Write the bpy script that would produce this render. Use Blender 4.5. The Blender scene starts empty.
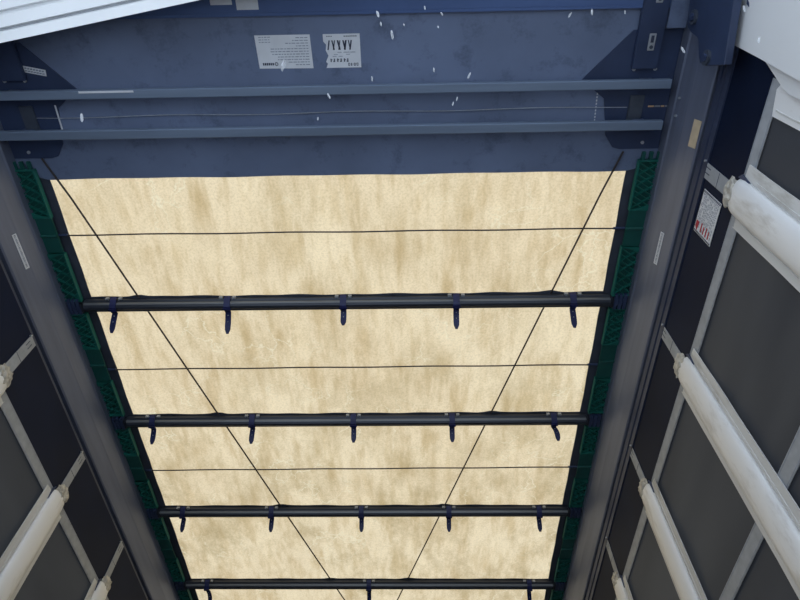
import bpy, bmesh, math, random
from mathutils import Vector, Matrix

random.seed(7)
scene = bpy.context.scene
COL = scene.collection

# ------------------------------------------------------------------ camera
PITCH, YAW, ROLL = 0.9991, -0.0423, 0.0252
cp, sp = math.cos(PITCH), math.sin(PITCH)
F = Vector((math.sin(YAW) * cp, math.cos(YAW) * cp, sp))
R0 = Vector((math.cos(YAW), -math.sin(YAW), 0))
U0 = R0.cross(F)
Rv = math.cos(ROLL) * R0 + math.sin(ROLL) * U0
Uv = -math.sin(ROLL) * R0 + math.cos(ROLL) * U0
cam_d = bpy.data.cameras.new('camera')
cam = bpy.data.objects.new('camera', cam_d)
COL.objects.link(cam)
cam_d.sensor_fit = 'HORIZONTAL'
cam_d.sensor_width = 36.0
cam_d.lens = 600.03 * 36.0 / 800.0
cam_d.clip_start = 0.02
cam.matrix_world = Matrix(((Rv.x, Uv.x, -F.x, 0.296), (Rv.y, Uv.y, -F.y, 0.0), (Rv.z, Uv.z, -F.z, 0.0), (0, 0, 0, 1)))
scene.camera = cam

# ------------------------------------------------------------------ sky and exposure
world = bpy.data.worlds.new('snowy_sky')
scene.world = world
world.use_nodes = True
bg = world.node_tree.nodes['Background']
bg.inputs['Color'].default_value = (0.76, 0.87, 1.0, 1)
bg.inputs['Strength'].default_value = 1.40
scene.view_settings.view_transform = 'Standard'
scene.view_settings.look = 'None'
scene.view_settings.exposure = 0.0
scene.view_settings.gamma = 1.0
scene.view_settings.use_curve_mapping = False

# ------------------------------------------------------------------ materials
def srgb(r, g, b):
    def c(v):
        v /= 255.0
        return v / 12.92 if v <= 0.04045 else ((v + 0.055) / 1.055) ** 2.4
    return (c(r), c(g), c(b), 1)


def mat(name, col, rough=0.6, metal=0.0, mottle=0.15, scale=8.0, bump=0.0, stretch=(1, 1, 1), spec=0.5, dirt=None, dirt_amt=0.5, dirt_scale=6.0):
    m = bpy.data.materials.new(name)
    m.use_nodes = True
    nt = m.node_tree
    N, L = nt.nodes, nt.links
    b = N['Principled BSDF']
    b.inputs['Roughness'].default_value = rough
    b.inputs['Metallic'].default_value = metal
    b.inputs['Specular IOR Level'].default_value = spec
    tc = N.new('ShaderNodeTexCoord')
    mp = N.new('ShaderNodeMapping')
    mp.inputs['Scale'].default_value = stretch
    L.new(tc.outputs['Object'], mp.inputs['Vector'])
    no = N.new('ShaderNodeTexNoise')
    no.inputs['Scale'].default_value = scale
    no.inputs['Detail'].default_value = 6
    L.new(mp.outputs[0], no.inputs['Vector'])
    rp = N.new('ShaderNodeValToRGB')
    rp.color_ramp.elements[0].position = 0.3
    rp.color_ramp.elements[1].position = 0.7
    rp.color_ramp.elements[0].color = tuple(max(0, c * (1 - mottle)) for c in col[:3]) + (1,)
    rp.color_ramp.elements[1].color = tuple(min(1, c * (1 + mottle)) for c in col[:3]) + (1,)
    L.new(no.outputs['Fac'], rp.inputs['Fac'])
    out = rp.outputs['Color']
    if dirt:
        n2 = N.new('ShaderNodeTexNoise')
        n2.inputs['Scale'].default_value = dirt_scale
        n2.inputs['Detail'].default_value = 8
        n2.inputs['Roughness'].default_value = 0.7
        L.new(mp.outputs[0], n2.inputs['Vector'])
        r2 = N.new('ShaderNodeValToRGB')
        r2.color_ramp.elements[0].position = 0.53
        r2.color_ramp.elements[1].position = 0.72
        r2.color_ramp.elements[1].color = (dirt_amt,) * 3 + (1,)
        L.new(n2.outputs['Fac'], r2.inputs['Fac'])
        mx = N.new('ShaderNodeMixRGB')
        mx.inputs['Color2'].default_value = dirt
        L.new(r2.outputs['Color'], mx.inputs['Fac'])
        L.new(out, mx.inputs['Color1'])
        out = mx.outputs['Color']
    L.new(out, b.inputs['Base Color'])
    if bump:
        bp = N.new('ShaderNodeBump')
        bp.inputs['Strength'].default_value = bump
        bp.inputs['Distance'].default_value = 0.01
        L.new(no.outputs['Fac'], bp.inputs['Height'])
        L.new(bp.outputs['Normal'], b.inputs['Normal'])
    return m


def tarp_material():
    m = bpy.data.materials.new('cream_translucent_tarpaulin')
    m.use_nodes = True
    nt = m.node_tree
    N, L = nt.nodes, nt.links
    N.remove(N['Principled BSDF'])
    out = N['Material Output']
    tc = N.new('ShaderNodeTexCoord')

    def noise(scale, stretch, detail=6, rough=0.6):
        mp = N.new('ShaderNodeMapping')
        mp.inputs['Scale'].default_value = stretch
        L.new(tc.outputs['Object'], mp.inputs['Vector'])
        n = N.new('ShaderNodeTexNoise')
        n.inputs['Scale'].default_value = scale
        n.inputs['Detail'].default_value = detail
        n.inputs['Roughness'].default_value = rough
        L.new(mp.outputs[0], n.inputs['Vector'])
        return n.outputs['Fac']

    def ramp(fac, stops):
        r = N.new('ShaderNodeValToRGB')
        cr = r.color_ramp
        while len(cr.elements) < len(stops):
            cr.elements.new(0.5)
        for e, (p, c) in zip(cr.elements, stops):
            e.position = p
            e.color = c if len(c) == 4 else tuple(c) + (1,)
        L.new(fac, r.inputs['Fac'])
        return r.outputs['Color']

    def mix(kind, fac, a, b):
        x = N.new('ShaderNodeMixRGB')
        x.blend_type = kind
        if isinstance(fac, float):
            x.inputs['Fac'].default_value = fac
        else:
            L.new(fac, x.inputs['Fac'])
        L.new(a, x.inputs['Color1'])
        if isinstance(b, tuple):
            x.inputs['Color2'].default_value = b
        else:
            L.new(b, x.inputs['Color2'])
        return x.outputs['Color']

    base = ramp(noise(1.4, (1, 1, 1), 5), [(0.3, (0.80, 0.60, 0.365)), (0.7, (0.88, 0.685, 0.435))])
    # lengthwise water streaks
    c = mix('MULTIPLY', 1.0, base, ramp(noise(5.5, (1.8, 0.42, 1), 5, 0.6), [(0.35, (0.83, 0.785, 0.70)), (0.50, (1, 1, 1)), (0.72, (1.05, 1.05, 1.04))]))
    c = mix('MULTIPLY', 0.9, c, ramp(noise(17.0, (1.3, 0.28, 1), 3), [(0.35, (0.88, 0.85, 0.79)), (0.52, (1, 1, 1)), (0.75, (1.05, 1.05, 1.04))]))
    # grubby blotches
    st = ramp(noise(3.0, (1.2, 0.8, 1), 9, 0.72), [(0.46, (0, 0, 0)), (0.74, (0.8, 0.8, 0.8))])
    sx = N.new('ShaderNodeSeparateXYZ')
    L.new(tc.outputs['Object'], sx.inputs[0])
    mr = N.new('ShaderNodeMapRange')          # the older front half is dirtier
    mr.inputs['From Min'].default_value = 0.8
    mr.inputs['From Max'].default_value = 3.2
    mr.inputs['To Min'].default_value = 0.35
    mr.inputs['To Max'].default_value = 1.25
    L.new(sx.outputs['Y'], mr.inputs['Value'])
    mm = N.new('ShaderNodeMath')
    mm.operation = 'MULTIPLY'
    mm.use_clamp = True
    L.new(st, mm.inputs[0])
    L.new(mr.outputs[0], mm.inputs[1])
    c = mix('MIX', mm.outputs[0], c, (0.42, 0.29, 0.13, 1))
    # scratches, pale creases
    vo = N.new('ShaderNodeTexVoronoi')
    vo.feature = 'DISTANCE_TO_EDGE'
    vo.inputs['Scale'].default_value = 5.5
    mp = N.new('ShaderNodeMapping')
    L.new(tc.outputs['Object'], mp.inputs['Vector'])
    wn = N.new('ShaderNodeTexNoise')
    wn.inputs['Scale'].default_value = 4
    wn.inputs['Detail'].default_value = 5
    L.new(tc.outputs['Object'], wn.inputs['Vector'])
    ad = N.new('ShaderNodeMixRGB')
    ad.blend_type = 'ADD'
    ad.inputs['Fac'].default_value = 0.5
    L.new(mp.outputs[0], ad.inputs['Color1'])
    L.new(wn.outputs['Color'], ad.inputs['Color2'])
    L.new(ad.outputs[0], vo.inputs['Vector'])
    cr = ramp(vo.outputs['Distance'], [(0.0, (0.6, 0.6, 0.6)), (0.025, (0, 0, 0))])
    msk = ramp(noise(2.2, (1, 1, 1)), [(0.5, (0, 0, 0)), (0.62, (1, 1, 1))])
    cr = mix('MULTIPLY', 1.0, cr, msk)
    c = mix('MIX', cr, c, (0.93, 0.80, 0.55, 1))
    # fine speckle
    c = mix('MULTIPLY', 0.55, c, ramp(noise(110.0, (1, 1, 1), 4, 0.75), [(0.36, (0.76, 0.74, 0.69)), (0.56, (1.03, 1.03, 1.03))]))
    tr = N.new('ShaderNodeBsdfTranslucent')
    df = N.new('ShaderNodeBsdfDiffuse')
    L.new(c, tr.inputs['Color'])
    L.new(c, df.inputs['Color'])
    ms = N.new('ShaderNodeMixShader')
    ms.inputs['Fac'].default_value = 0.12
    L.new(tr.outputs[0], ms.inputs[1])
    L.new(df.outputs[0], ms.inputs[2])
    L.new(ms.outputs[0], out.inputs['Surface'])
    return m


def curtain_material():
    # dark vinyl that lets a little daylight through
    m = mat('charcoal_curtain_vinyl', (0.028, 0.033, 0.045, 1), 0.6, 0, 0.10, 1.2, 0.0, (1, 1, 3), 0.2)
    N, L = m.node_tree.nodes, m.node_tree.links
    b, out = N['Principled BSDF'], N['Material Output']
    tc = N.new('ShaderNodeTexCoord')
    mp = N.new('ShaderNodeMapping')
    mp.inputs['Scale'].default_value = (1, 0.35, 2.2)
    L.new(tc.outputs['Object'], mp.inputs['Vector'])
    no = N.new('ShaderNodeTexNoise')
    no.inputs['Scale'].default_value = 2.0
    no.inputs['Detail'].default_value = 2
    L.new(mp.outputs[0], no.inputs['Vector'])
    rp = N.new('ShaderNodeValToRGB')
    rp.color_ramp.elements[0].position = 0.35
    rp.color_ramp.elements[0].color = (0.0095, 0.0095, 0.0100, 1)
    rp.color_ramp.elements[1].position = 0.65
    rp.color_ramp.elements[1].color = (0.0200, 0.0190, 0.0180, 1)
    L.new(no.outputs['Fac'], rp.inputs['Fac'])
    tr = N.new('ShaderNodeBsdfTranslucent')
    L.new(rp.outputs['Color'], tr.inputs['Color'])
    ad = N.new('ShaderNodeAddShader')
    L.new(b.outputs[0], ad.inputs[0])
    L.new(tr.outputs[0], ad.inputs[1])
    L.new(ad.outputs[0], out.inputs['Surface'])
    return m


def flake_material():
    m = mat('loose_wet_snow', (0.85, 0.88, 0.93, 1), 0.9, 0, 0.03, 3)
    N, L = m.node_tree.nodes, m.node_tree.links
    b, out = N['Principled BSDF'], N['Material Output']
    tp_ = N.new('ShaderNodeBsdfTransparent')
    ms = N.new('ShaderNodeMixShader')
    ms.inputs['Fac'].default_value = 0.45
    L.new(tp_.outputs[0], ms.inputs[1])
    L.new(b.outputs[0], ms.inputs[2])
    L.new(ms.outputs[0], out.inputs['Surface'])
    return m


M = dict(
    tarp=tarp_material(),
    hem=mat('dark_grey_vinyl', (0.055, 0.065, 0.092, 1), 0.5, 0, 0.15, 20),
    panel=mat('blue_grey_panel', (0.155, 0.20, 0.315, 1), 0.42, 0.0, 0.16, 3.5, 0.0, (1, 1, 1), 0.5, (0.065, 0.085, 0.14, 1), 0.75, 11.0),
    panel2=mat('deep_blue_grey_panel', (0.07, 0.125, 0.29, 1), 0.5, 0, 0.1, 4),
    alu=mat('brushed_aluminium', (0.170, 0.195, 0.275, 1), 0.40, 0.4, 0.10, 6, 0.03, (6, 0.4, 6)),
    galv=mat('dull_galvanised_bar', (0.20, 0.26, 0.36, 1), 0.5, 0.3, 0.12, 5, 0.0, (0.4, 6, 6)),
    track=mat('grey_track_metal', (0.045, 0.060, 0.115, 1), 0.45, 0.2, 0.1, 8),
    black=mat('black_painted_steel', (0.032, 0.050, 0.110, 1), 0.45, 0.0, 0.15, 9),
    bow=mat('dark_bow_metal', (0.034, 0.040, 0.055, 1), 0.36, 0.3, 0.12, 6, 0, (0.3, 4, 4)),
    curtain=curtain_material(),
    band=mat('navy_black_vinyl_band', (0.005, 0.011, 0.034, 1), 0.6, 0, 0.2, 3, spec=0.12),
    flake=flake_material(),
    web=mat('grey_webbing', (0.38, 0.40, 0.43, 1), 0.75, 0, 0.12, 30),
    post=mat('scuffed_white_vinyl', (0.90, 0.90, 0.90, 1), 0.4, 0, 0.06, 7, 0.02, (1, 1, 0.3), 0.5, (0.36, 0.32, 0.26, 1), 0.6, 9.0),
    flange=mat('grubby_white_vinyl', (0.72, 0.72, 0.71, 1), 0.6, 0, 0.10, 6, 0.02, (1, 1, 0.3), 0.4, (0.30, 0.26, 0.20, 1), 0.8, 8.0),
    torn=mat('torn_plastic', (0.55, 0.52, 0.46, 1), 0.7, 0, 0.35, 45, 0.5, (1, 1, 1), 0.4, (0.16, 0.14, 0.11, 1), 0.8, 30.0),
    white=mat('white_painted_steel', (0.84, 0.85, 0.86, 1), 0.4, 0, 0.03, 3),
    green=mat('dark_green_plastic', (0.008, 0.085, 0.072, 1), 0.45, 0, 0.15, 12),
    green_lt=mat('green_plastic_rib', (0.011, 0.14, 0.112, 1), 0.4, 0, 0.12, 12),
    ridge=mat('bow_ridge_highlight', (0.15, 0.165, 0.185, 1), 0.4, 0.4, 0.15, 6, 0, (0.3, 4, 4)),  # paler than the bow metal: its highlight line put into the colour
    blue=mat('navy_strap', (0.008, 0.014, 0.085, 1), 0.5, 0, 0.2, 40),
    clip=mat('pale_clip_plastic', (0.30, 0.32, 0.35, 1), 0.5, 0, 0.1, 30),
    cable=mat('dark_wire', (0.07, 0.06, 0.06, 1), 0.5, 0.3, 0.2, 40),
    wire=mat('bright_steel_wire', (0.62, 0.65, 0.70, 1), 0.35, 0.6, 0.15, 40),
    sticker=mat('white_paper_label', (0.74, 0.76, 0.80, 1), 0.6, 0, 0.05, 20),
    ink=mat('dark_print', (0.05, 0.06, 0.10, 1), 0.7, 0, 0.2, 60),
    greyink=mat('grey_print', (0.30, 0.33, 0.40, 1), 0.7, 0, 0.2, 60),
    redink=mat('red_print', (0.45, 0.03, 0.05, 1), 0.7, 0, 0.2, 60),
    tape=mat('beige_tape', (0.62, 0.50, 0.34, 1), 0.7, 0, 0.12, 30),
    amber=mat('amber_marker', (0.72, 0.45, 0.25, 1), 0.6, 0, 0.1, 30),
    bolt=mat('steel_bolt', (0.55, 0.58, 0.62, 1), 0.4, 0.6, 0.1, 30),
    dbolt=mat('dark_bolt', (0.10, 0.12, 0.16, 1), 0.4, 0.5, 0.1, 30),
    snow=mat('snow', (0.90, 0.92, 0.95, 1), 0.9, 0, 0.03, 3),
    wood=mat('worn_floor_plywood', (0.12, 0.085, 0.06, 1), 0.7, 0, 0.3, 4, 0, (1, 0.2, 1)),
    wall=mat('grey_bulkhead', (0.16, 0.17, 0.19, 1), 0.6, 0, 0.1, 3),
)

# ------------------------------------------------------------------ mesh helpers
def obj(name, bm, m, parent=None, smooth=False, recalc=True):
    if recalc:
        bmesh.ops.recalc_face_normals(bm, faces=bm.faces)
    me = bpy.data.meshes.new(name)
    bm.to_mesh(me)
    bm.free()
    if smooth:
        for p in me.polygons:
            p.use_smooth = True
    me.materials.append(M[m] if isinstance(m, str) else m)
    o = bpy.data.objects.new(name, me)
    COL.objects.link(o)
    if 'print' in name.split('_') or name == 'stitching':
        o['kind'] = 'stuff'          # marks too small to pick apart
    if parent is not None:
        o.parent = parent
        if parent.type == 'EMPTY' or True:
            o.matrix_parent_inverse = parent_world(parent).inverted()
    return o


def parent_world(p):
    w = Matrix.Translation(p.location) @ p.rotation_euler.to_matrix().to_4x4()
    if p.parent is not None:
        w = parent_world(p.parent) @ p.matrix_parent_inverse @ w
    return w


def thing(name, label, cat, loc=(0, 0, 0), group=None):
    o = bpy.data.objects.new(name, None)
    o.empty_display_size = 0.05
    COL.objects.link(o)
    o.location = loc
    return tag(o, label, cat, group)


def tag(o, label, cat=None, group=None, kind=None):
    o['label'] = label
    if cat:
        o['category'] = cat
    if group:
        o['group'] = group
    if kind:
        o['kind'] = kind
    return o


def box(bm, x0, x1, y0, y1, z0, z1, bev=0.0):
    r = bmesh.ops.create_cube(bm, size=1.0)
    vs = r['verts']
    for v in vs:
        v.co = Vector(((x0 + x1) / 2 + v.co.x * (x1 - x0), (y0 + y1) / 2 + v.co.y * (y1 - y0), (z0 + z1) / 2 + v.co.z * (z1 - z0)))
    if bev:
        es = list({e for v in vs for e in v.link_edges})
        bmesh.ops.bevel(bm, geom=es, offset=bev, segments=2, affect='EDGES')
    return bm


def newbox(x0, x1, y0, y1, z0, z1, bev=0.0):
    return box(bmesh.new(), min(x0, x1), max(x0, x1), y0, y1, z0, z1, bev)


def prism(bm, pts, vec):
    """extrude a closed polygon of 3-D points along vec"""
    a = [bm.verts.new(Vector(p)) for p in pts]
    b = [bm.verts.new(Vector(p) + Vector(vec)) for p in pts]
    n = len(pts)
    bm.faces.new(a)
    bm.faces.new(list(reversed(b)))
    for i in range(n):
        bm.faces.new([a[i], b[i], b[(i + 1) % n], a[(i + 1) % n]])
    return bm


def tube(bm, pts, r, seg=8, flat=None):
    pts = [Vector(p) for p in pts]
    rings = []
    for i, p in enumerate(pts):
        d = (pts[min(i + 1, len(pts) - 1)] - pts[max(i - 1, 0)]).normalized()
        ref = Vector((0, 0, 1)) if abs(d.z) < 0.9 else Vector((1, 0, 0))
        s = d.cross(ref).normalized()
        t = s.cross(d)
        rings.append([bm.verts.new(p + s * math.cos(2 * math.pi * k / seg) * r + t * math.sin(2 * math.pi * k / seg) * r) for k in range(seg)])
    for a, b in zip(rings, rings[1:]):
        for k in range(seg):
            bm.faces.new([a[k], a[(k + 1) % seg], b[(k + 1) % seg], b[k]])
    bm.faces.new(rings[0])
    bm.faces.new(list(reversed(rings[-1])))
    return bm


def cyl(bm, c, axis, r, h, seg=12):
    a = Vector(axis).normalized()
    return tube(bm, [Vector(c) - a * h / 2, Vector(c) + a * h / 2], r, seg)


H = 2.1755            # height of the roof underside above the camera
Y_FAR = 6.0

# ================================================================== SETTING
g = tag(obj('ground', newbox(-20, 20, -20, 24, -1.85, -1.75), 'snow'), 'snow covered yard outside the trailer', kind='structure')
f_ = tag(obj('floor', newbox(-1.2, 1.2, 0.12, Y_FAR, -0.65, -0.55), 'wood'), 'worn plywood load floor of the trailer', kind='structure')
wf = tag(obj('wall_front', newbox(-1.2, 1.2, Y_FAR, Y_FAR + 0.05, -0.55, 2.16), 'wall'), 'grey bulkhead at the far front end of the trailer', kind='structure')


# ------------------------------------------------------------------ side curtains
def sheet(x, sgn, y0, y1, z0, z1):
    """slack curtain sheet with faint horizontal waves"""
    bm = bmesh.new()
    ny, nz = 40, 24
    grids = []
    for off in (0.0,):
        g_ = []
        for i in range(ny + 1):
            row = []
            for j in range(nz + 1):
                y = y0 + (y1 - y0) * i / ny
                z = z0 + (z1 - z0) * j / nz
                fade = min(1.0, max(0.0, (1.86 - z) / 0.3))
                dx = fade * (0.004 * math.sin(z * 11 + 0.7 * math.sin(y * 2.1)) + 0.003 * math.sin(z * 23 + y * 1.3))
                row.append(bm.verts.new((x + sgn * (0.008 + dx + off), y, z)))
            g_.append(row)
        grids.append(g_)
    for g_ in grids:
        for i in range(ny):
            for j in range(nz):
                bm.faces.new([g_[i][j], g_[i + 1][j], g_[i + 1][j + 1], g_[i][j + 1]])
    return bm


def strap_box(xf, sgn, y0, y1, z0, z1, t=0.0025):
    return newbox(xf, xf + sgn * t, y0, y1, z0, z1, 0.0006)


POSTS_R = [0.71, 1.36, 2.012, 2.662]
POSTS_L = [1.385, 2.037, 2.69]
curtains = {}
for side, sgn, xs, posts in (('right', 1, 1.2545, POSTS_R), ('left', -1, -1.2225, POSTS_L)):
    w = tag(obj('wall_' + side, sheet(xs, sgn, 0.30, Y_FAR, -0.6, 1.91), 'curtain', smooth=True),
            'charcoal side curtain on the %s with grey webbing straps' % side, kind='structure')
    curtains[side] = w
    ztop = 1.645
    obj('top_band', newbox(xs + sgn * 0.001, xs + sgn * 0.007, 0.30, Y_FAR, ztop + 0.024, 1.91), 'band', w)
    for z in (ztop, 1.077):
        hs = obj('horizontal_strap', strap_box(xs, sgn, 0.385, Y_FAR, z - 0.025, z + 0.025), 'web', w)
        bm = bmesh.new()
        for k, dz in enumerate((-0.02, 0.02)):
            box(bm, min(xs, xs - sgn * 0.0006), max(xs, xs - sgn * 0.0006), 0.385, Y_FAR, z + dz - 0.001, z + dz + 0.001)
        obj('stitching', bm, 'greyink', hs)
    for y in posts:
        y = y + 0.012
        vs = obj('vertical_strap', strap_box(xs - sgn * 0.003, sgn, y - 0.025, y + 0.025, ztop - 0.02, 1.905), 'web', w)
        bm = bmesh.new()
        for dy in (-0.012, 0.006):
            box(bm, min(xs - sgn * 0.003, xs - sgn * 0.0036), max(xs - sgn * 0.003, xs - sgn * 0.0036), y + dy - 0.0015, y + dy + 0.0015, 1.855, 1.885)
        box(bm, min(xs - sgn * 0.003, xs - sgn * 0.0036), max(xs - sgn * 0.003, xs - sgn * 0.0036), y - 0.024, y + 0.024, 1.795, 1.797)
        obj('stitching', bm, 'ink', vs)
        bm = bmesh.new()
        cyl(bm, (xs - sgn * 0.006, y - 0.028, 1.897), (1, 0, 0), 0.004, 0.008, 8)
        obj('rivet', bm, 'bolt', vs)

# warning label on the right curtain
w = curtains['right']
lab = obj('warning_label', newbox(1.2525, 1.2540, 0.777, 0.925, 1.738, 1.864), 'sticker', w)
lab['label'] = 'white label with rows of dark and red print'
bm = bmesh.new()
for i in range(13):
    z = 1.748 + i * 0.0088
    y = 0.787
    while y < 0.905:
        wd = random.uniform(0.004, 0.012)
        if random.random() < 0.85:
            box(bm, 1.2518, 1.2526, y, min(y + wd, 0.912), z, z + 0.003)
        y += wd + 0.003
obj('print', bm, 'greyink', lab)
bm = bmesh.new()
for y in (0.779, 0.917):
    for i in range(14):
        box(bm, 1.2516, 1.2526, y, y + 0.006, 1.741 + i * 0.0088, 1.746 + i * 0.0088)
obj('border_print', bm, 'ink', lab)
bm = bmesh.new()
prism(bm, [(1.2512, 0.885, 1.838), (1.2512, 0.917, 1.844), (1.2512, 0.905, 1.860), (1.2512, 0.884, 1.858)], (0.0012, 0, 0))
for i, z in enumerate((1.815, 1.797, 1.777, 1.760)):
    box(bm, 1.2512, 1.2524, 0.880 + 0.006 * (i % 2), 0.912, z, z + 0.006)
obj('red_print', bm, 'redink', lab)


# ------------------------------------------------------------------ white posts on the curtains
def make_post(xs, sgn, yc, label, top=1.665, seed=0):
    rnd = random.Random(seed)
    xin = xs - sgn * 0.0035
    t = thing('curtain_post', label, 'post', (xs, yc, -0.55), 'white posts on the side curtains')
    # flat flange, left and right of the tube
    pts = []
    nseg = 26
    edge = [(yc - 0.095, top - 0.02)]
    for k in range(nseg + 1):
        z = top - 0.025 - (top + 0.5) * k / nseg
        edge.append((yc - 0.095 + rnd.uniform(-0.0012, 0.0012), z))
    for k in range(nseg + 1):
        z = -0.525 + (top + 0.5) * k / nseg
        edge.append((yc + 0.095 + rnd.uniform(-0.0012, 0.0012), z))
    edge.append((yc + 0.095, top - 0.035))
    edge.append((yc + 0.052, top - 0.03))
    edge.append((yc + 0.050, top - 0.075))
    edge.append((yc - 0.048, top - 0.075))
    edge.append((yc - 0.050, top - 0.015))
    bm = bmesh.new()
    prism(bm, [(xin, y, z) for y, z in edge], (-sgn * 0.003, 0, 0))
    obj('flange', bm, 'flange', t)
    # rounded hollow tube sleeve
    bm = bmesh.new()
    prof = []
    n = 14
    for k in range(n + 1):
        a = math.pi * k / n
        prof.append((-sgn * 0.024 * (math.sin(a) ** 0.7), 0.004 - 0.055 * math.cos(a)))
    rings = []
    for z in (-0.548, 0.2, 0.9, 1.4, top - 0.03, top - 0.006, top):
        sc = 1.0 if z < top - 0.01 else (0.93 if z < top - 0.001 else 0.80)
        rings.append([bm.verts.new((xin - sgn * 0.003 + p[0] * sc, yc + p[1] * sc, z)) for p in prof])
    for a, b in zip(rings, rings[1:]):
        for k in range(n):
            bm.faces.new([a[k], a[k + 1], b[k + 1], b[k]])
        bm.faces.new([a[n], a[0], b[0], b[n]])
    bm.faces.new(rings[0])
    bm.faces.new(list(reversed(rings[-1])))
    obj('sleeve', bm, 'post', t, smooth=True)
    # welded seams beside the sleeve
    bm = bmesh.new()
    for dy in (-0.062, 0.070):
        box(bm, min(xin - sgn * 0.003, xin - sgn * 0.005), max(xin - sgn * 0.003, xin - sgn * 0.005), yc + dy - 0.003, yc + dy + 0.003, -0.5, top - 0.08)
    obj('seam', bm, 'flange', t)
    # ragged end
    bm = bmesh.new()
    bmesh.ops.create_icosphere(bm, subdivisions=3, radius=1.0)
    for v in bm.verts:
        j = 1 + 0.22 * math.sin(v.co.x * 9 + seed) * math.sin(v.co.y * 8 + 2 * seed) + rnd.uniform(-0.10, 0.10)
        v.co = Vector((xin - sgn * 0.014 + v.co.x * 0.015 * j, yc + 0.004 + v.co.y * 0.044 * j, top + 0.010 + v.co.z * 0.036 * j))
    obj('ragged_end', bm, 'torn', t)
    bm = bmesh.new()
    prism(bm, [(xin - sgn * 0.0032, yc - 0.060, top - 0.005), (xin - sgn * 0.0032, yc - 0.046, top + 0.012), (xin - sgn * 0.0032, yc - 0.044, top - 0.03), (xin - sgn * 0.0032, yc - 0.052, top - 0.055)], (-sgn * 0.004, 0, 0))
    obj('slot', bm, 'black', t)
    return t


ordR = ['widest white post on the right curtain beside the warning label',
        'long white rounded post crossing the right curtain below the warning label',
        'white grimy post on the right curtain, second from the bottom edge',
        'short piece of white post in the bottom right, nearest the roof rail']
ordL = ['sliver of white post at the left picture edge',
        'white post with a torn dirty end on the left curtain',
        'short piece of white post at the bottom left beside the roof rail']
for i, y in enumerate(POSTS_R):
    make_post(1.2545, 1, y, ordR[i], seed=i + 1)
for i, y in enumerate(POSTS_L):
    make_post(-1.2225, -1, y, ordL[i], seed=i + 11)

# white sleeve of the rear curtain edge behind the corner plate
ct = thing('rear_curtain_sleeve', 'pale vertical sleeve at the rear edge of the right curtain, below the white plate', 'sleeve', (1.25, 0.4, -0.55))
bm = bmesh.new()
prism(bm, [(1.2515, 0.24, 1.60), (1.2515, 0.37, 1.60), (1.2515, 0.405, 1.628), (1.2515, 0.470, 1.612), (1.2515, 0.463, 1.0), (1.2515, 0.46, -0.55), (1.2515, 0.24, -0.55)], (-0.003, 0, 0))
obj('sheet', bm, 'post', ct)
bm = bmesh.new()
for dy in (0.39, 0.452):
    box(bm, 1.2465, 1.2485, dy - 0.002, dy + 0.002, -0.5, 1.60)
obj('seam', bm, 'flange', ct)

# ------------------------------------------------------------------ roof rails
def make_rail(side, sgn, label):
    t = thing('roof_rail', label, 'rail', (sgn * 1.25, 0.1, 1.98), 'long roof rails')
    y0, y1 = 0.05, Y_FAR
    L_ = y1 - y0
    X = lambda v: sgn * v
    bm = bmesh.new()
    prism(bm, [(X(1.200), y0, 2.118), (X(1.205), y0, 2.112), (X(1.221), y0, 2.056), (X(1.2235), y0, 2.050), (X(1.247), y0, 1.984), (X(1.252), y0, 1.978), (X(1.275), y0, 1.978),
               (X(1.275), y0, 1.99), (X(1.325), y0, 1.99), (X(1.325), y0, 2.21), (X(1.200), y0, 2.21)], (0, L_, 0))
    obj('rail_profile', bm, 'alu', t)
    xt = 1.250 if sgn > 0 else 1.236
    zt = 1.886 if sgn > 0 else 1.872
    tt = 1.956 if sgn > 0 else 1.936
    bm = bmesh.new()
    prism(bm, [(X(xt), y0, tt), (X(xt), y0, zt + 0.040), (X(xt + 0.006), y0, zt + 0.037), (X(xt + 0.006), y0, zt + 0.030), (X(xt), y0, zt + 0.027), (X(xt), y0, zt), (X(xt + 0.012), y0, zt),
               (X(xt + 0.012), y0, zt + 0.012), (X(1.32), y0, zt + 0.012 + 0.03), (X(1.32), y0, 1.985), (X(1.285), y0, 1.985), (X(1.285), y0, tt)], (0, L_, 0))
    obj('curtain_track', bm, 'track', t)
    return t


railR = make_rail('right', 1, 'grey aluminium roof rail running along the right edge of the roof')
railL = make_rail('left', -1, 'grey aluminium roof rail running along the left edge of the roof')


def on_rail(sgn, y0, y1, s0, s1, lift, m, name, parent, bm=None):
    """thin plate lying on the slanted lower rail face; s runs 0..1 from its upper to its lower edge"""
    a = Vector((sgn * 1.2235, 0, 2.050))
    b = Vector((sgn * 1.247, 0, 1.984))
    n = Vector((-sgn * 0.066, 0, -0.0235)).normalized()
    p0, p1 = a.lerp(b, s0) + n * lift, a.lerp(b, s1) + n * lift
    bm = bm or bmesh.new()
    prism(bm, [(p0.x, y0, p0.z), (p1.x, y0, p1.z), (p1.x, y1, p1.z), (p0.x, y1, p0.z)], -n * 0.0012)
    if name is None:
        return bm
    return obj(name, bm, m, parent)


def rail_label(sgn, y0, y1, s0, s1, parent):
    l_ = on_rail(sgn, y0, y1, s0, s1, 0.0016, 'sticker', 'printed_label', parent)
    l_['label'] = 'narrow pale label with small print'
    bm = bmesh.new()
    n = int((y1 - y0) / 0.006)
    for k in range(n):
        y = y0 + 0.004 + k * (y1 - y0 - 0.008) / n
        on_rail(sgn, y, y + random.uniform(0.002, 0.0045), s0 + (s1 - s0) * 0.30, s0 + (s1 - s0) * 0.70, 0.0024, None, None, None, bm)
    obj('print', bm, 'greyink', l_)


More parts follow.
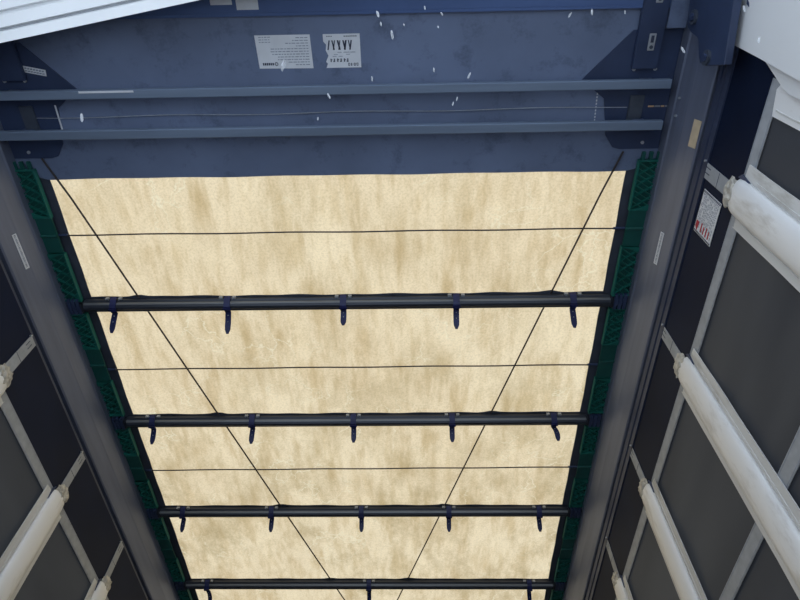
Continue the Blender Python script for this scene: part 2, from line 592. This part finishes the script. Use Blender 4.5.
rail_label(1, 1.02, 1.155, 0.10, 0.36, railR)
rail_label(-1, 0.995, 1.145, 0.02, 0.28, railL)
tp = on_rail(1, 0.592, 0.684, 0.52, 1.0, 0.0016, 'tape', 'tape_patch', railR)
tp['label'] = 'beige tape patch'
for (y, z) in ((0.545, 2.10), (0.605, 2.10)):
    bm = bmesh.new()
    cyl(bm, (1.2065, y, z), (1, 0, 0.28), 0.0045, 0.006, 10)
    obj('rivet', bm, 'bolt', railR)
bm = bmesh.new()
box(bm, 1.2465, 1.2495, 0.36, 0.45, 1.935, 1.953, 0.0005)
obj('stop_plate', bm, 'track', railR)

# black bracket bolted on the right rail
br = thing('rail_bracket', 'black steel bracket with two bolts on the right rail at the top of the picture', 'bracket', (1.19, 0.3, 1.8))
bm = bmesh.new()
poly = [(0.05, 2.14), (0.243, 2.122), (0.300, 2.106), (0.323, 2.092), (0.331, 2.060), (0.336, 2.005), (0.343, 1.992), (0.388, 1.966), (0.402, 1.948), (0.402, 1.905), (0.377, 1.794), (0.216, 1.833), (0.05, 1.85)]
prism(bm, [(1.178, y, z) for y, z in poly], (0.022, 0, 0))
bmesh.ops.bevel(bm, geom=bm.edges[:], offset=0.002, segments=1, affect='EDGES')
obj('plate', bm, 'black', br)
for (y, z) in ((0.288, 2.055), (0.378, 1.905)):
    bm = bmesh.new()
    cyl(bm, (1.175, y, z), (1, 0, 0), 0.022, 0.010, 20)
    b_ = obj('bolt', bm, 'dbolt', br)
    bm = bmesh.new()
    cyl(bm, (1.168, y, z), (1, 0, 0), 0.012, 0.008, 6)
    obj('bolt_head', bm, 'black', b_)

# white rear pillar plate and its flap, top right
rp_ = thing('rear_pillar_plate', 'white sheet metal pillar plate in the top right corner', 'panel', (1.22, 0.2, -0.55))
bm = bmesh.new()
prism(bm, [(1.216, -0.25, 1.882), (1.216, 0.322, 1.876), (1.216, 0.333, 1.866), (1.216, 0.340, 1.70), (1.216, 0.352, 1.50), (1.216, 0.36, 0.5), (1.216, 0.36, -0.6), (1.216, -0.25, -0.6)], (0.008, 0, 0))
bmesh.ops.bevel(bm, geom=bm.edges[:], offset=0.0015, segments=1, affect='EDGES')
obj('plate', bm, 'white', rp_)
bm = bmesh.new()
prism(bm, [(1.2145, 0.215, 1.835), (1.2145, 0.222, 1.822), (1.2145, 0.232, 1.815), (1.2145, 0.226, 1.832)], (0.003, 0, 0))
obj('hole', bm, 'black', rp_)
fl = thing('rear_curtain_flap', 'white cloth flap with a clipped corner just below the white pillar plate', 'flap', (1.235, 0.36, -0.55))
bm = bmesh.new()
prism(bm, [(1.236, 0.10, 1.74), (1.236, 0.335, 1.735), (1.236, 0.390, 1.585), (1.2355, 0.398, 1.55), (1.235, 0.397, 1.48), (1.234, 0.40, 0.9), (1.234, 0.40, -0.55), (1.234, 0.10, -0.55)], (0.003, 0, 0))
obj('cloth', bm, 'white', fl)

# swung rear header beam, top left
hd = thing('rear_header_beam', 'bright white ribbed header beam across the top left corner', 'beam', (-1.2, 0.35, 2.0))
d = Vector((0.654, -0.109, 0)).normalized()
p = Vector((-0.338, 0.204, 2.0))
nrm = Vector((d.y, -d.x, 0))       # towards the rear
if nrm.y > 0:
    nrm = -nrm
a0 = p - d * 0.86
SL = 0.85                                  # the underside rises towards the rear
prof = [(0.0, 0.0), (0.026, -0.002), (0.030, 0.008), (0.036, 0.008), (0.040, -0.004), (0.070, -0.006), (0.074, 0.006), (0.082, 0.006), (0.086, -0.008), (0.17, -0.010)]
prof = [(u, v + SL * u) for u, v in prof] + [(0.17, 0.20), (0.0, 0.20)]
bm = bmesh.new()
prism(bm, [a0 + nrm * u + Vector((0, 0, v - 0.002)) for u, v in prof], d * 2.44)
obj('beam_profile', bm, 'white', hd)
for u in (0.0305, 0.0745):
    bm = bmesh.new()
    z_ = SL * u + 0.0045
    prism(bm, [a0 + nrm * (u + 0.0002) + Vector((0, 0, z_)), a0 + nrm * (u + 0.0052) + Vector((0, 0, z_ + SL * 0.005)), a0 + nrm * (u + 0.0052) + Vector((0, 0, z_ + 0.008)), a0 + nrm * (u + 0.0002) + Vector((0, 0, z_ + 0.006))], d * 2.44)
    obj('seal', bm, 'web', hd)

# ================================================================== ROOF
# ------------------------------------------------------------------ tarpaulin
tp = thing('roof_tarpaulin', 'cream translucent roof tarpaulin with grubby streaks, glowing with daylight', 'tarpaulin', (0, 0.82, H))
BOW_Y = [1.366 + 0.6896 * k for k in range(4)]
bm = bmesh.new()
nx, ny = 60, 150
TY0 = 0.825
rows = []
for j in range(ny + 1):
    y = TY0 + (Y_FAR - TY0) * j / ny
    ph = ((y - 1.366) / 0.6896) % 1.0
    row = []
    for i in range(nx + 1):
        x = -1.12 + 2.24 * i / nx
        sag = 0.004 * math.sin(ph * math.pi) * math.sin(math.pi * i / nx)
        rip = 0.0025 * math.sin(x * 19 + 1.3 * math.sin(y * 2)) * math.sin(ph * math.pi)
        row.append(bm.verts.new((x, y, H + 0.004 + sag + rip)))
    rows.append(row)
for j in range(ny):
    for i in range(nx):
        bm.faces.new([rows[j][i], rows[j][i + 1], rows[j + 1][i + 1], rows[j + 1][i]])
obj('canvas', bm, 'tarp', tp, smooth=True)
for sgn in (-1, 1):
    bm = bmesh.new()
    pts = []
    n = 60
    for k in range(n + 1):
        y = 0.70 + (Y_FAR - 0.70) * k / n
        pts.append((sgn * (1.1 + 0.0015 * math.sin(k * 1.9)), y, H - 0.001))
    pts += [(sgn * 1.20, Y_FAR, H - 0.001), (sgn * 1.20, 0.70, H - 0.001)]
    prism(bm, pts, (0, 0, 0.003))
    obj('side_hem', bm, 'hem', tp)

# ------------------------------------------------------------------ bows with hanging straps
def make_bow(y, label, straps, tails, rnd):
    t = thing('roof_bow', label, 'roof bow', (0, y, H - 0.05), 'roof bows under the tarpaulin')
    # fabric pocket with a wavy rear edge
    bm = bmesh.new()
    n = 80
    pts = []
    for k in range(n + 1):
        x = -1.10 + 2.2 * k / n
        bump_ = 0.0
        for cx in CABLE_X(y):
            bump_ += 0.011 * math.exp(-((x - cx) / 0.035) ** 2)
        pts.append((x, y - 0.001 - bump_ - 0.003 * math.sin(k * 0.61 + y * 5) * math.sin(k * 0.23), H - 0.002))
    pts += [(1.10, y + 0.075, H - 0.002), (-1.10, y + 0.075, H - 0.002)]
    prism(bm, pts, (0, 0, 0.0025))
    obj('pocket', bm, 'hem', t)
    # metal profile: an arched tube face above a flat lower lip
    x0, x1 = -1.125, 1.125
    z1 = H - 0.004
    prof = [(0.006, z1), (0.006, z1 - 0.014), (0.012, z1 - 0.020), (0.020, z1 - 0.034), (0.026, z1 - 0.040), (0.036, z1 - 0.042), (0.044, z1 - 0.038), (0.047, z1 - 0.032), (0.052, z1 - 0.034), (0.056, z1 - 0.030), (0.058, z1)]
    bm = bmesh.new()
    prism(bm, [(x0, y + a, b) for a, b in prof], (x1 - x0, 0, 0))
    obj('profile', bm, 'bow', t)
    bm = bmesh.new()
    prism(bm, [(x0, y + a, z1 - b) for a, b in ((0.013, 0.024), (0.0145, 0.0285), (0.0180, 0.0340), (0.0195, 0.0335), (0.017, 0.026))], (x1 - x0, 0, 0))
    obj('ridge', bm, 'ridge', t)  # thin highlight along the bow, painted as a paler strip
    for s in (-1, 1):
        obj('end_piece', newbox(s * 1.1255, s * 1.140, y + 0.008, y + 0.056, z1 - 0.038, z1 - 0.001, 0.004), 'bow', t)
        bm = bmesh.new()
        for k in range(3):
            xx = s * (1.142 + 0.019 * k)
            box(bm, min(xx, xx + s * 0.013), max(xx, xx + s * 0.013), y - 0.004, y + 0.066, z1 - 0.034, z1 - 0.004)
        box(bm, min(s * 1.14, s * 1.196), max(s * 1.14, s * 1.196), y + 0.014, y + 0.050, z1 - 0.030, z1 - 0.006)
        obj('hinge_block', bm, 'black', t)
    for x, (tx, ty) in zip(straps, tails):
        # a band round the bow, hanging tail, two pale clips
        path = [(x, y - 0.004, z1 - 0.004), (x, y + 0.002, z1 - 0.018), (x, y + 0.015, z1 - 0.036), (x, y + 0.026, z1 - 0.046), (x, y + 0.044, z1 - 0.046), (x, y + 0.060, z1 - 0.038)]
        e = Vector(path[-1])
        q = Vector((x + tx, y + ty, H - 0.095))
        for k in range(1, 7):
            u = k / 6
            c = e.lerp(q, u)
            c.z += 0.010 * math.sin(u * math.pi)
            c.x += tx * 0.35 * math.sin(u * math.pi)
            path.append(tuple(c))
        bm = bmesh.new()
        prev = None
        m_ = len(path)
        for k, pt in enumerate(path):
            hw = 0.0135 if k < 5 else 0.0125 if k < m_ - 2 else (0.0115 if k < m_ - 1 else 0.005)
            a = Vector(pt)
            dd = (Vector(path[min(k + 1, m_ - 1)]) - Vector(path[max(k - 1, 0)])).normalized()
            nn = dd.cross(Vector((1, 0, 0))).normalized()
            if nn.z < 0:
                nn = -nn
            ring = [bm.verts.new(a + Vector((sx * hw, 0, 0)) + nn * sn) for sx, sn in ((-1, 0.0), (1, 0.0), (1, 0.003), (-1, 0.003))]
            if prev:
                for j in range(4):
                    bm.faces.new([prev[j], prev[(j + 1) % 4], ring[(j + 1) % 4], ring[j]])
            else:
                bm.faces.new(ring)
            prev = ring
        bm.faces.new(prev)
        so = obj('hanging_strap', bm, 'blue', t)
        so['label'] = 'navy blue strap looped round the bow'
        bm = bmesh.new()
        box(bm, x - 0.017, x + 0.017, y + 0.030, y + 0.042, z1 - 0.052, z1 - 0.046, 0.001)
        obj('buckle', bm, 'blue', so)
        for s in (-1, 1):
            obj('clip', newbox(x + s * 0.020, x + s * 0.036, y - 0.003, y + 0.006, z1 - 0.017, z1 - 0.003, 0.001), 'clip', so)
        for c in (Vector(path[6]), Vector(path[8])):
            bm = bmesh.new()
            cyl(bm, c + Vector((0, -0.001, -0.001)), (0, 0.5, 1), 0.0022, 0.003, 8)
            obj('stud', bm, 'clip', so)
    return t


CAB = [((-1.092, 0.741), (-0.161, 3.665)), ((1.071, 0.750), (0.170, 3.665))]
def CABLE_X(y):
    return [a[0] + (b[0] - a[0]) * (y - a[1]) / (b[1] - a[1]) for a, b in CAB]


rnd = random.Random(3)
SX = [-0.996, -0.503, -0.005, 0.477, 0.970]
T1 = [(-0.012, 0.125), (-0.004, 0.135), (0.0, 0.095), (0.0, 0.120), (0.006, 0.120)]
T2 = [(-0.004, 0.110), (-0.006, 0.110), (0.0, 0.105), (0.0, 0.105), (0.018, 0.100)]
T3 = [(-0.006, 0.105), (-0.004, 0.105), (0.0, 0.105), (0.0, 0.105), (0.004, 0.105)]
T4 = [(0.012, 0.130), (0.0, 0.130), (0.004, 0.130)]
BL = ['roof bow with navy straps nearest the grey panel', 'second roof bow from the grey panel, with five straps', 'third roof bow from the grey panel, with five short straps', 'fourth roof bow from the grey panel, along the bottom picture edge']
for k, y in enumerate(BOW_Y):
    st = [x for x in SX] if k < 3 else [SX[0], SX[2] + 0.008, SX[4] + 0.012]
    make_bow(y, BL[k], st, (T1, T2, T3, T4)[k], rnd)

# ------------------------------------------------------------------ diagonal cables and fold cords
for (a, b), lb in zip(CAB, ('dark diagonal bracing cable from the left corner plate across the cream roof', 'dark diagonal bracing cable from the right corner plate across the cream roof')):
    e = Vector((b[0] - a[0], b[1] - a[1], 0))
    q = Vector((a[0], a[1], 0)) + e * 1.15
    bm = bmesh.new()
    n = 20
    tube(bm, [(a[0] + (q.x - a[0]) * k / n, a[1] + (q.y - a[1]) * k / n, H - 0.0040 - (0.012 if k == 0 else 0)) for k in range(n + 1)], 0.0038, 8)
    tag(obj('bracing_cable', bm, 'cable'), lb, 'cable', 'diagonal roof cables')
for (xl, yl, xr, yr), lb in zip(((-1.165, 1.063, 1.155, 1.064), (-1.165, 1.761, 1.155, 1.754), (-1.165, 2.446, 1.155, 2.433)),
                                ('thin cross cord between the grey panel and the first roof bow', 'thin cross cord between the first and second roof bows', 'thin cross cord between the second and third roof bows')):
    t = thing('fold_cord', lb, 'cord', (0, yl, H), 'thin cross cords under the tarpaulin')
    bm = bmesh.new()
    tube(bm, [(xl + (xr - xl) * k / 24, yl + (yr - yl) * k / 24 + 0.0015 * math.sin(k * 1.1), H - 0.0115) for k in range(25)], 0.0032, 8)
    obj('cord', bm, 'cable', t)
    for x, y, s in ((xl, yl, 1), (xr, yr, -1)):
        bm = bmesh.new()
        tube(bm, [(x, y, H - 0.0105), (x + s * 0.03, y, H - 0.0105), (x + s * 0.065, y, H - 0.0105)], 0.0055, 8)
        obj('cord_end', bm, 'black', t)

# ------------------------------------------------------------------ green folding links
def lattice(s, ya, yb, x0, x1, z):
    bm = bmesh.new()
    def rib(p, q, r=0.0022, hgt=0.012):
        d_ = (Vector((q[0] - p[0], q[1] - p[1], 0))).normalized()
        n_ = Vector((-d_.y, d_.x, 0)) * r
        P, Q = Vector((p[0], p[1], z)), Vector((q[0], q[1], z))
        prism(bm, [P - n_, P + n_, Q + n_, Q - n_], (0, 0, hgt))
    n = 4
    st = (yb - ya) / n
    for k in range(n):
        a, b = ya + k * st, ya + (k + 1) * st
        rib((s * x0, a), (s * x1, b))
        rib((s * x1, a), (s * x0, b))
        rib((s * (x0 + x1) / 2, a), (s * x1, (a + b) / 2), 0.0014)
        rib((s * x0, (a + b) / 2), (s * (x0 + x1) / 2, b), 0.0014)
    return bm


def make_link(s, y0, label, first=False):
    """one folding side link spanning from one bow to the next"""
    t = thing('folding_link', label, 'roof link', (s * 1.17, y0, H - 0.02), 'green folding links along the roof edges')
    x0, x1 = 1.133, 1.212
    z = H - 0.030
    seg = [(0.070, 0.262), (0.455, 0.672)]
    if first:
        seg = [(0.100, 0.300), (0.458, 0.690)]
    for a, b in seg:
        ya, yb = y0 + a, y0 + b
        hp = obj('half_plate', newbox(s * x0, s * x1, ya, yb, z + 0.012, z + 0.016), 'green', t)
        obj('rib_lattice', lattice(s, ya + 0.012, yb - 0.012, x0 + 0.005, x1 - 0.004, z), 'green_lt', hp)
        bm = bmesh.new()
        for xa, xb in ((x0 - 0.004, x0 + 0.002), (x1 - 0.002, x1 + 0.003)):
            box(bm, min(s * xa, s * xb), max(s * xa, s * xb), ya, yb, z - 0.004, z + 0.016)
        for yy in (ya, yb - 0.006):
            box(bm, min(s * x0, s * x1), max(s * x0, s * x1), yy, yy + 0.006, z - 0.002, z + 0.016)
        obj('rim', bm, 'green_lt', hp)
        # small gusset at the end next to the middle hinge
        yy = yb if a < 0.2 else ya
        dy = -0.030 if a < 0.2 else 0.030
        bm = bmesh.new()
        prism(bm, [(s * x0, yy, z - 0.003), (s * x1, yy, z - 0.003), (s * x1, yy + dy, z - 0.003), (s * (x0 + 0.05), yy + dy * 0.55, z - 0.003)], (0, 0, 0.006))
        obj('gusset', bm, 'green_lt', hp)
    m0, m1 = y0 + seg[0][1], y0 + seg[1][0]
    mid = obj('hinge_plate', newbox(s * x0, s * x1, m0 + 0.002, m1 - 0.002, z + 0.004, z + 0.012, 0.001), 'green', t)
    bm = bmesh.new()
    cyl(bm, (s * (x0 + x1) / 2, (m0 + m1) / 2, z + 0.003), (1, 0, 0), 0.006, x1 - x0, 10)
    obj('hinge_pin', bm, 'green', mid)
    bm = bmesh.new()
    for k in range(3):
        xa = s * (x0 + 0.006 + 0.028 * k)
        box(bm, min(xa, xa + s * 0.012), max(xa, xa + s * 0.012), y0 + seg[0][0] - 0.03, y0 + seg[0][0], z + 0.002, z + 0.014)
    obj('prong', bm, 'green', t)


names = ['between the grey panel and the first bow', 'between the first and second bows', 'between the second and third bows', 'between the third and fourth bows', 'beyond the fourth bow at the bottom edge']
for s, sd in ((-1, 'left'), (1, 'right')):
    for k in range(5):
        y0 = 0.68 if k == 0 else BOW_Y[k - 1]
        make_link(s, y0, 'green lattice link, %s roof edge, %s' % (sd, names[k]), k == 0)

# ------------------------------------------------------------------ end carriage with the grey panel
ec = thing('roof_end_carriage', 'blue grey roof end panel with two aluminium cross bars and black corner plates', 'roof panel', (0, 0.5, H))
zP = H - 0.006
bm = bmesh.new()
n = 60
pts = [(-1.20, 0.268, zP), (1.20, 0.268, zP), (1.20, 0.80, zP)]
for k in range(n + 1):
    x = 1.10 - 2.2 * k / n
    pts.append((x, 0.828 + 0.002 * math.sin(k * 0.5) * math.sin(k * 0.17 + 1), zP))
pts.append((-1.20, 0.80, zP))
prism(bm, pts, (0, 0, 0.004))
obj('panel', bm, 'panel', ec)
obj('rear_panel', newbox(-1.20, 1.20, 0.02, 0.262, zP - 0.014, zP - 0.008, 0.001), 'panel2', ec)
obj('panel_lip', newbox(-1.20, 1.20, 0.262, 0.272, zP - 0.016, zP - 0.001, 0.001), 'panel2', ec)
# small pale labels at the top edge
for (xa, xb, ya, yb) in ((-0.356, -0.285, 0.205, 0.236), (-0.272, -0.200, 0.205, 0.252)):
    obj('paper_label', newbox(xa, xb, ya, yb, zP - 0.0152, zP - 0.0142), 'sticker', ec)
# cross bars
zb = 2.110
for (y0, y1) in ((0.487, 0.519), (0.626, 0.660)):
    bm = bmesh.new()
    prism(bm, [(-1.19, y0, zb + 0.022), (-1.19, y0, zb + 0.002), (-1.19, y0 + 0.002, zb), (-1.19, y1 - 0.004, zb), (-1.19, y1 - 0.002, zb + 0.002), (-1.19, y1 - 0.002, zb + 0.022)], (1.19 + 1.173, 0, 0))
    cb = obj('cross_bar', bm, 'galv', ec)
    for sx_ in (-1.10, 1.10):
        obj('spacer', newbox(sx_ - 0.02, sx_ + 0.02, y0 + 0.004, y1 - 0.006, zb + 0.021, zP - 0.004), 'black', cb)
    if y0 < 0.5:
        obj('pale_strip', newbox(-0.851, -0.660, y0 + 0.002, y0 + 0.009, zb - 0.0012, zb), 'sticker', cb)
# corner plates
for s in (-1, 1):
    poly = [(0.885, 0.494), (1.035, 0.338), (1.198, 0.336), (1.198, 0.742), (1.055, 0.742), (1.030, 0.735), (0.998, 0.690), (0.972, 0.56)]
    bm = bmesh.new()
    prism(bm, [(s * x, y, zP - 0.005) for x, y in poly], (0, 0, 0.005))
    c_ = obj('corner_plate', bm, 'black', ec)
    c_['label'] = 'black steel corner plate'
    for (x, y) in ((1.056, 0.462), (1.128, 0.462), (1.135, 0.718)):
        bm = bmesh.new()
        cyl(bm, (s * x, y, zP - 0.007), (0, 0, 1), 0.006, 0.006, 10)
        obj('bolt', bm, 'bolt', c_)
    # guide channel running back over the plate
    obj('guide_channel', newbox(s * 1.045, s * 1.130, 0.10, 0.46, zP - 0.022, zP - 0.0055, 0.003), 'black', ec)
    obj('carriage_pad', newbox(s * 1.060, s * 1.110, 0.548, 0.636, zP - 0.014, zP - 0.0055, 0.002), 'dbolt', ec)
    obj('edge_block', newbox(s * 1.134, s * 1.196, 0.20, 0.333, zP - 0.024, zP - 0.0145, 0.002), 'panel', ec)
    if s > 0:
        # slotted steel latch plates on the channel
        for (ya, yb) in ((0.347, 0.400), (0.215, 0.256)):
            lt = obj('latch', newbox(1.0825, 1.1045, ya, yb, zP - 0.025, zP - 0.0222, 0.001), 'bolt', ec)
            obj('slot', newbox(1.0885, 1.0985, ya + 0.006, ya + 0.028, zP - 0.0262, zP - 0.0252), 'ink', lt)
            bm = bmesh.new()
            cyl(bm, (1.0935, yb - 0.011, zP - 0.0262), (0, 0, 1), 0.006, 0.003, 12)
            obj('latch_bolt', bm, 'dbolt', lt)
        # row of pale and amber marks beside the wire end
        for i, (xa, xb) in enumerate(((1.130, 1.150), (1.153, 1.172), (1.175, 1.186), (1.189, 1.197))):
            obj('marker', newbox(xa, xb, 0.586, 0.591, zP - 0.0075, zP - 0.0055), ('amber', 'clip', 'amber', 'clip')[i], ec)
        # stitched seam
        bm = bmesh.new()
        for k in range(9):
            y = 0.540 + k * 0.0115
            box(bm, 0.945 + k * 0.0005, 0.949 + k * 0.0005, y, y + 0.007, zP - 0.0015, zP)
        obj('stitching', bm, 'sticker', ec)
    else:
        # small printed plate near the corner
        bm = bmesh.new()
        prism(bm, [(-1.048, 0.412, zP - 0.0066), (-0.972, 0.428, zP - 0.0066), (-0.975, 0.449, zP - 0.0066), (-1.051, 0.433, zP - 0.0066)], (0, 0, 0.0014))
        pl = obj('type_plate', bm, 'sticker', ec)
        bm = bmesh.new()
        for k in range(7):
            box(bm, -1.043 + k * 0.0095, -1.036 + k * 0.0095, 0.418 + k * 0.002, 0.423 + k * 0.002, zP - 0.0072, zP - 0.0066)
            box(bm, -1.044 + k * 0.0095, -1.036 + k * 0.0095, 0.427 + k * 0.002, 0.431 + k * 0.002, zP - 0.0072, zP - 0.0066)
        obj('print', bm, 'greyink', pl)
        bm = bmesh.new()
        prism(bm, [(-0.982, 0.548, zP - 0.0065), (-0.976, 0.548, zP - 0.0065), (-0.978, 0.643, zP - 0.0065), (-0.984, 0.643, zP - 0.0065)], (0, 0, 0.001))
        obj('seam_tape', bm, 'sticker', ec)


def sticker(xa, xb, ya, yb, notch, build):
    if notch:
        pts = [(xb, ya), (xb, yb), (xa + 0.004, yb), (xa + 0.010, yb - 0.014), (xa + 0.004, yb - 0.020), (xa + 0.014, yb - 0.040), (xa + 0.006, yb - 0.056), (xa + 0.009, yb - 0.075), (xa, yb - 0.085), (xa, ya)]
    else:
        pts = [(xa, ya), (xb - 0.003, ya), (xb, yb), (xa + 0.004, yb - 0.002)]
    bm = bmesh.new()
    prism(bm, [(x, y, zP - 0.0012) for x, y in pts], (0, 0, 0.001))
    s_ = obj('sticker', bm, 'sticker', ec)
    build(s_)
    return s_


def ink(bm, xa, xb, ya, yb):
    box(bm, xa, xb, ya, yb, zP - 0.0020, zP - 0.0012)


def st_a(s_):
    r = random.Random(5)
    bm = bmesh.new()
    for k in range(11):                      # right-hand ragged text rows
        y = 0.340 + k * 0.0086
        x = -0.052
        lim = (-0.095, -0.10, -0.13, -0.095, -0.175, -0.175, -0.175, -0.155, -0.16, -0.12, -0.10)[k]
        while x > lim:
            wd = r.uniform(0.005, 0.014)
            ink(bm, x - wd, x, y, y + 0.0026)
            x -= wd + 0.003
    for k in range(3):
        x = -0.218
        while x < -0.18:
            wd = r.uniform(0.004, 0.010)
            ink(bm, x, x + wd, 0.337 + k * 0.008, 0.3392 + k * 0.008)
            x += wd + 0.003
    obj('print', bm, 'greyink', s_)
    bm = bmesh.new()
    for k in range(6):                       # bold word and round emblem, upside down
        ink(bm, -0.214 + k * 0.0066, -0.2092 + k * 0.0066, 0.420, 0.428)
    for k in range(12):
        a = k * math.pi / 6
        ink(bm, -0.167 + 0.0050 * math.cos(a) - 0.0012, -0.167 + 0.0050 * math.cos(a) + 0.0012, 0.424 + 0.0050 * math.sin(a) - 0.0012, 0.424 + 0.0050 * math.sin(a) + 0.0012)
    obj('emblem_print', bm, 'ink', s_)


def st_b(s_):
    r = random.Random(9)
    bm = bmesh.new()
    for k in range(9):                       # patterned code strip
        x = 0.018 + k * 0.0093
        sl = 0.006 if k % 2 else -0.006
        wd = r.uniform(0.003, 0.006)
        prism(bm, [(x, 0.352, zP - 0.002), (x + wd, 0.352, zP - 0.002), (x + wd + sl, 0.382, zP - 0.002), (x + sl, 0.382, zP - 0.002)], (0, 0, 0.0008))
    for k in range(6):                       # row of characters
        x = 0.020 + k * 0.0115
        ink(bm, x, x + 0.0035, 0.410, 0.421)
        if k % 2:
            ink(bm, x - 0.0025, x, 0.4175, 0.4205)
        else:
            ink(bm, x + 0.0035, x + 0.006, 0.4125, 0.4150)
    for k, wd in enumerate((0.006, 0.004, 0.006, 0.006)):   # code in the corner
        x = 0.080 + k * 0.0095
        ink(bm, x, x + 0.0018, 0.425, 0.434)
        ink(bm, x + wd - 0.0015, x + wd, 0.425, 0.434)
        ink(bm, x, x + wd, 0.4325, 0.434)
        if k != 1:
            ink(bm, x, x + wd, 0.425, 0.4264)
    for k in range(7):
        ink(bm, 0.070 + k * 0.0065, 0.0745 + k * 0.0065, 0.338, 0.341)
    for k in range(3):
        ink(bm, 0.012 + k * 0.007, 0.016 + k * 0.007, 0.338, 0.3405)
    obj('print', bm, 'ink', s_)
    bm = bmesh.new()
    for k in range(10):
        x = r.uniform(0.02, 0.095)
        y = r.choice((0.389, 0.396, 0.402))
        ink(bm, x, x + r.uniform(0.006, 0.014), y, y + 0.0018)
    obj('fine_print', bm, 'greyink', s_)


sticker(-0.231, -0.041, 0.332, 0.440, False, st_a)['label'] = 'wide white sticker printed upside down with rows of text'
sticker(0.000, 0.124, 0.332, 0.440, True, st_b)['label'] = 'white sticker with torn edge and black code strip'

# wire stretched between the cross bars
bm = bmesh.new()
pts = []
for k in range(41):
    x = -1.08 + (1.056 + 1.08) * k / 40
    pts.append((x, 0.592 - 0.004 * k / 40 + 0.0025 * math.sin(k * 0.5), zP - 0.0075))
tube(bm, pts, 0.0014, 6)
tag(obj('steel_wire', bm, 'wire'), 'thin bright wire stretched between the two aluminium cross bars', 'wire')

# ================================================================== FALLING SNOW
flakes = [(0.031, 0.258, 1.3, 1.7), (0.236, 0.152, 1.2, 1.0), (0.264, 0.172, 1.1, 1.1), (0.218, 0.239, 1.7, 0.9), (0.330, 0.191, 1.6, 0.8), (0.376, 0.218, 1.7, 0.9), (0.367, 0.249, 1.7, 0.7),
          (0.214, 0.287, 1.3, 0.8), (0.094, 0.370, 1.5, 1.2), (0.093, 0.368, 1.3, 0.6), (0.357, 0.356, 1.7, 1.0), (0.388, 0.219, 1.0, 0.8), (0.392, 0.331, 1.3, 0.7), (0.397, 0.394, 1.5, 0.8),
          (0.633, 0.187, 1.4, 0.9), (0.624, 0.156, 1.2, 0.8), (0.803, 0.224, 1.2, 1.0), (0.796, 0.130, 1.0, 0.8), (0.831, 0.174, 1.0, 0.8), (0.845, 0.223, 1.7, 0.8), (-0.200, 0.247, 0.9, 1.0), (0.278, 0.242, 1.7, 0.6)]
protos = []
for v in range(3):
    r = random.Random(40 + v)
    bm = bmesh.new()
    bmesh.ops.create_icosphere(bm, subdivisions=2, radius=0.0022)
    for q in bm.verts:
        q.co *= 1 + r.uniform(-0.25, 0.25)
        q.co.z *= 3.0
    me = bpy.data.meshes.new('snowflake')
    bm.to_mesh(me)
    bm.free()
    me.materials.append(M['flake'])
    protos.append(me)
for i, (x, y, z, s) in enumerate(flakes):
    o = bpy.data.objects.new('snowflake', protos[i % 3])
    COL.objects.link(o)
    o.location = (x, y, z)
    o.scale = (s, s, s)
    o.rotation_euler = (1.2 + random.uniform(-0.4, 0.4), random.uniform(-0.3, 0.3), random.uniform(-0.6, 0.6))
    tag(o, 'small white snowflake falling past the grey roof panel', 'snowflake', 'falling snowflakes')
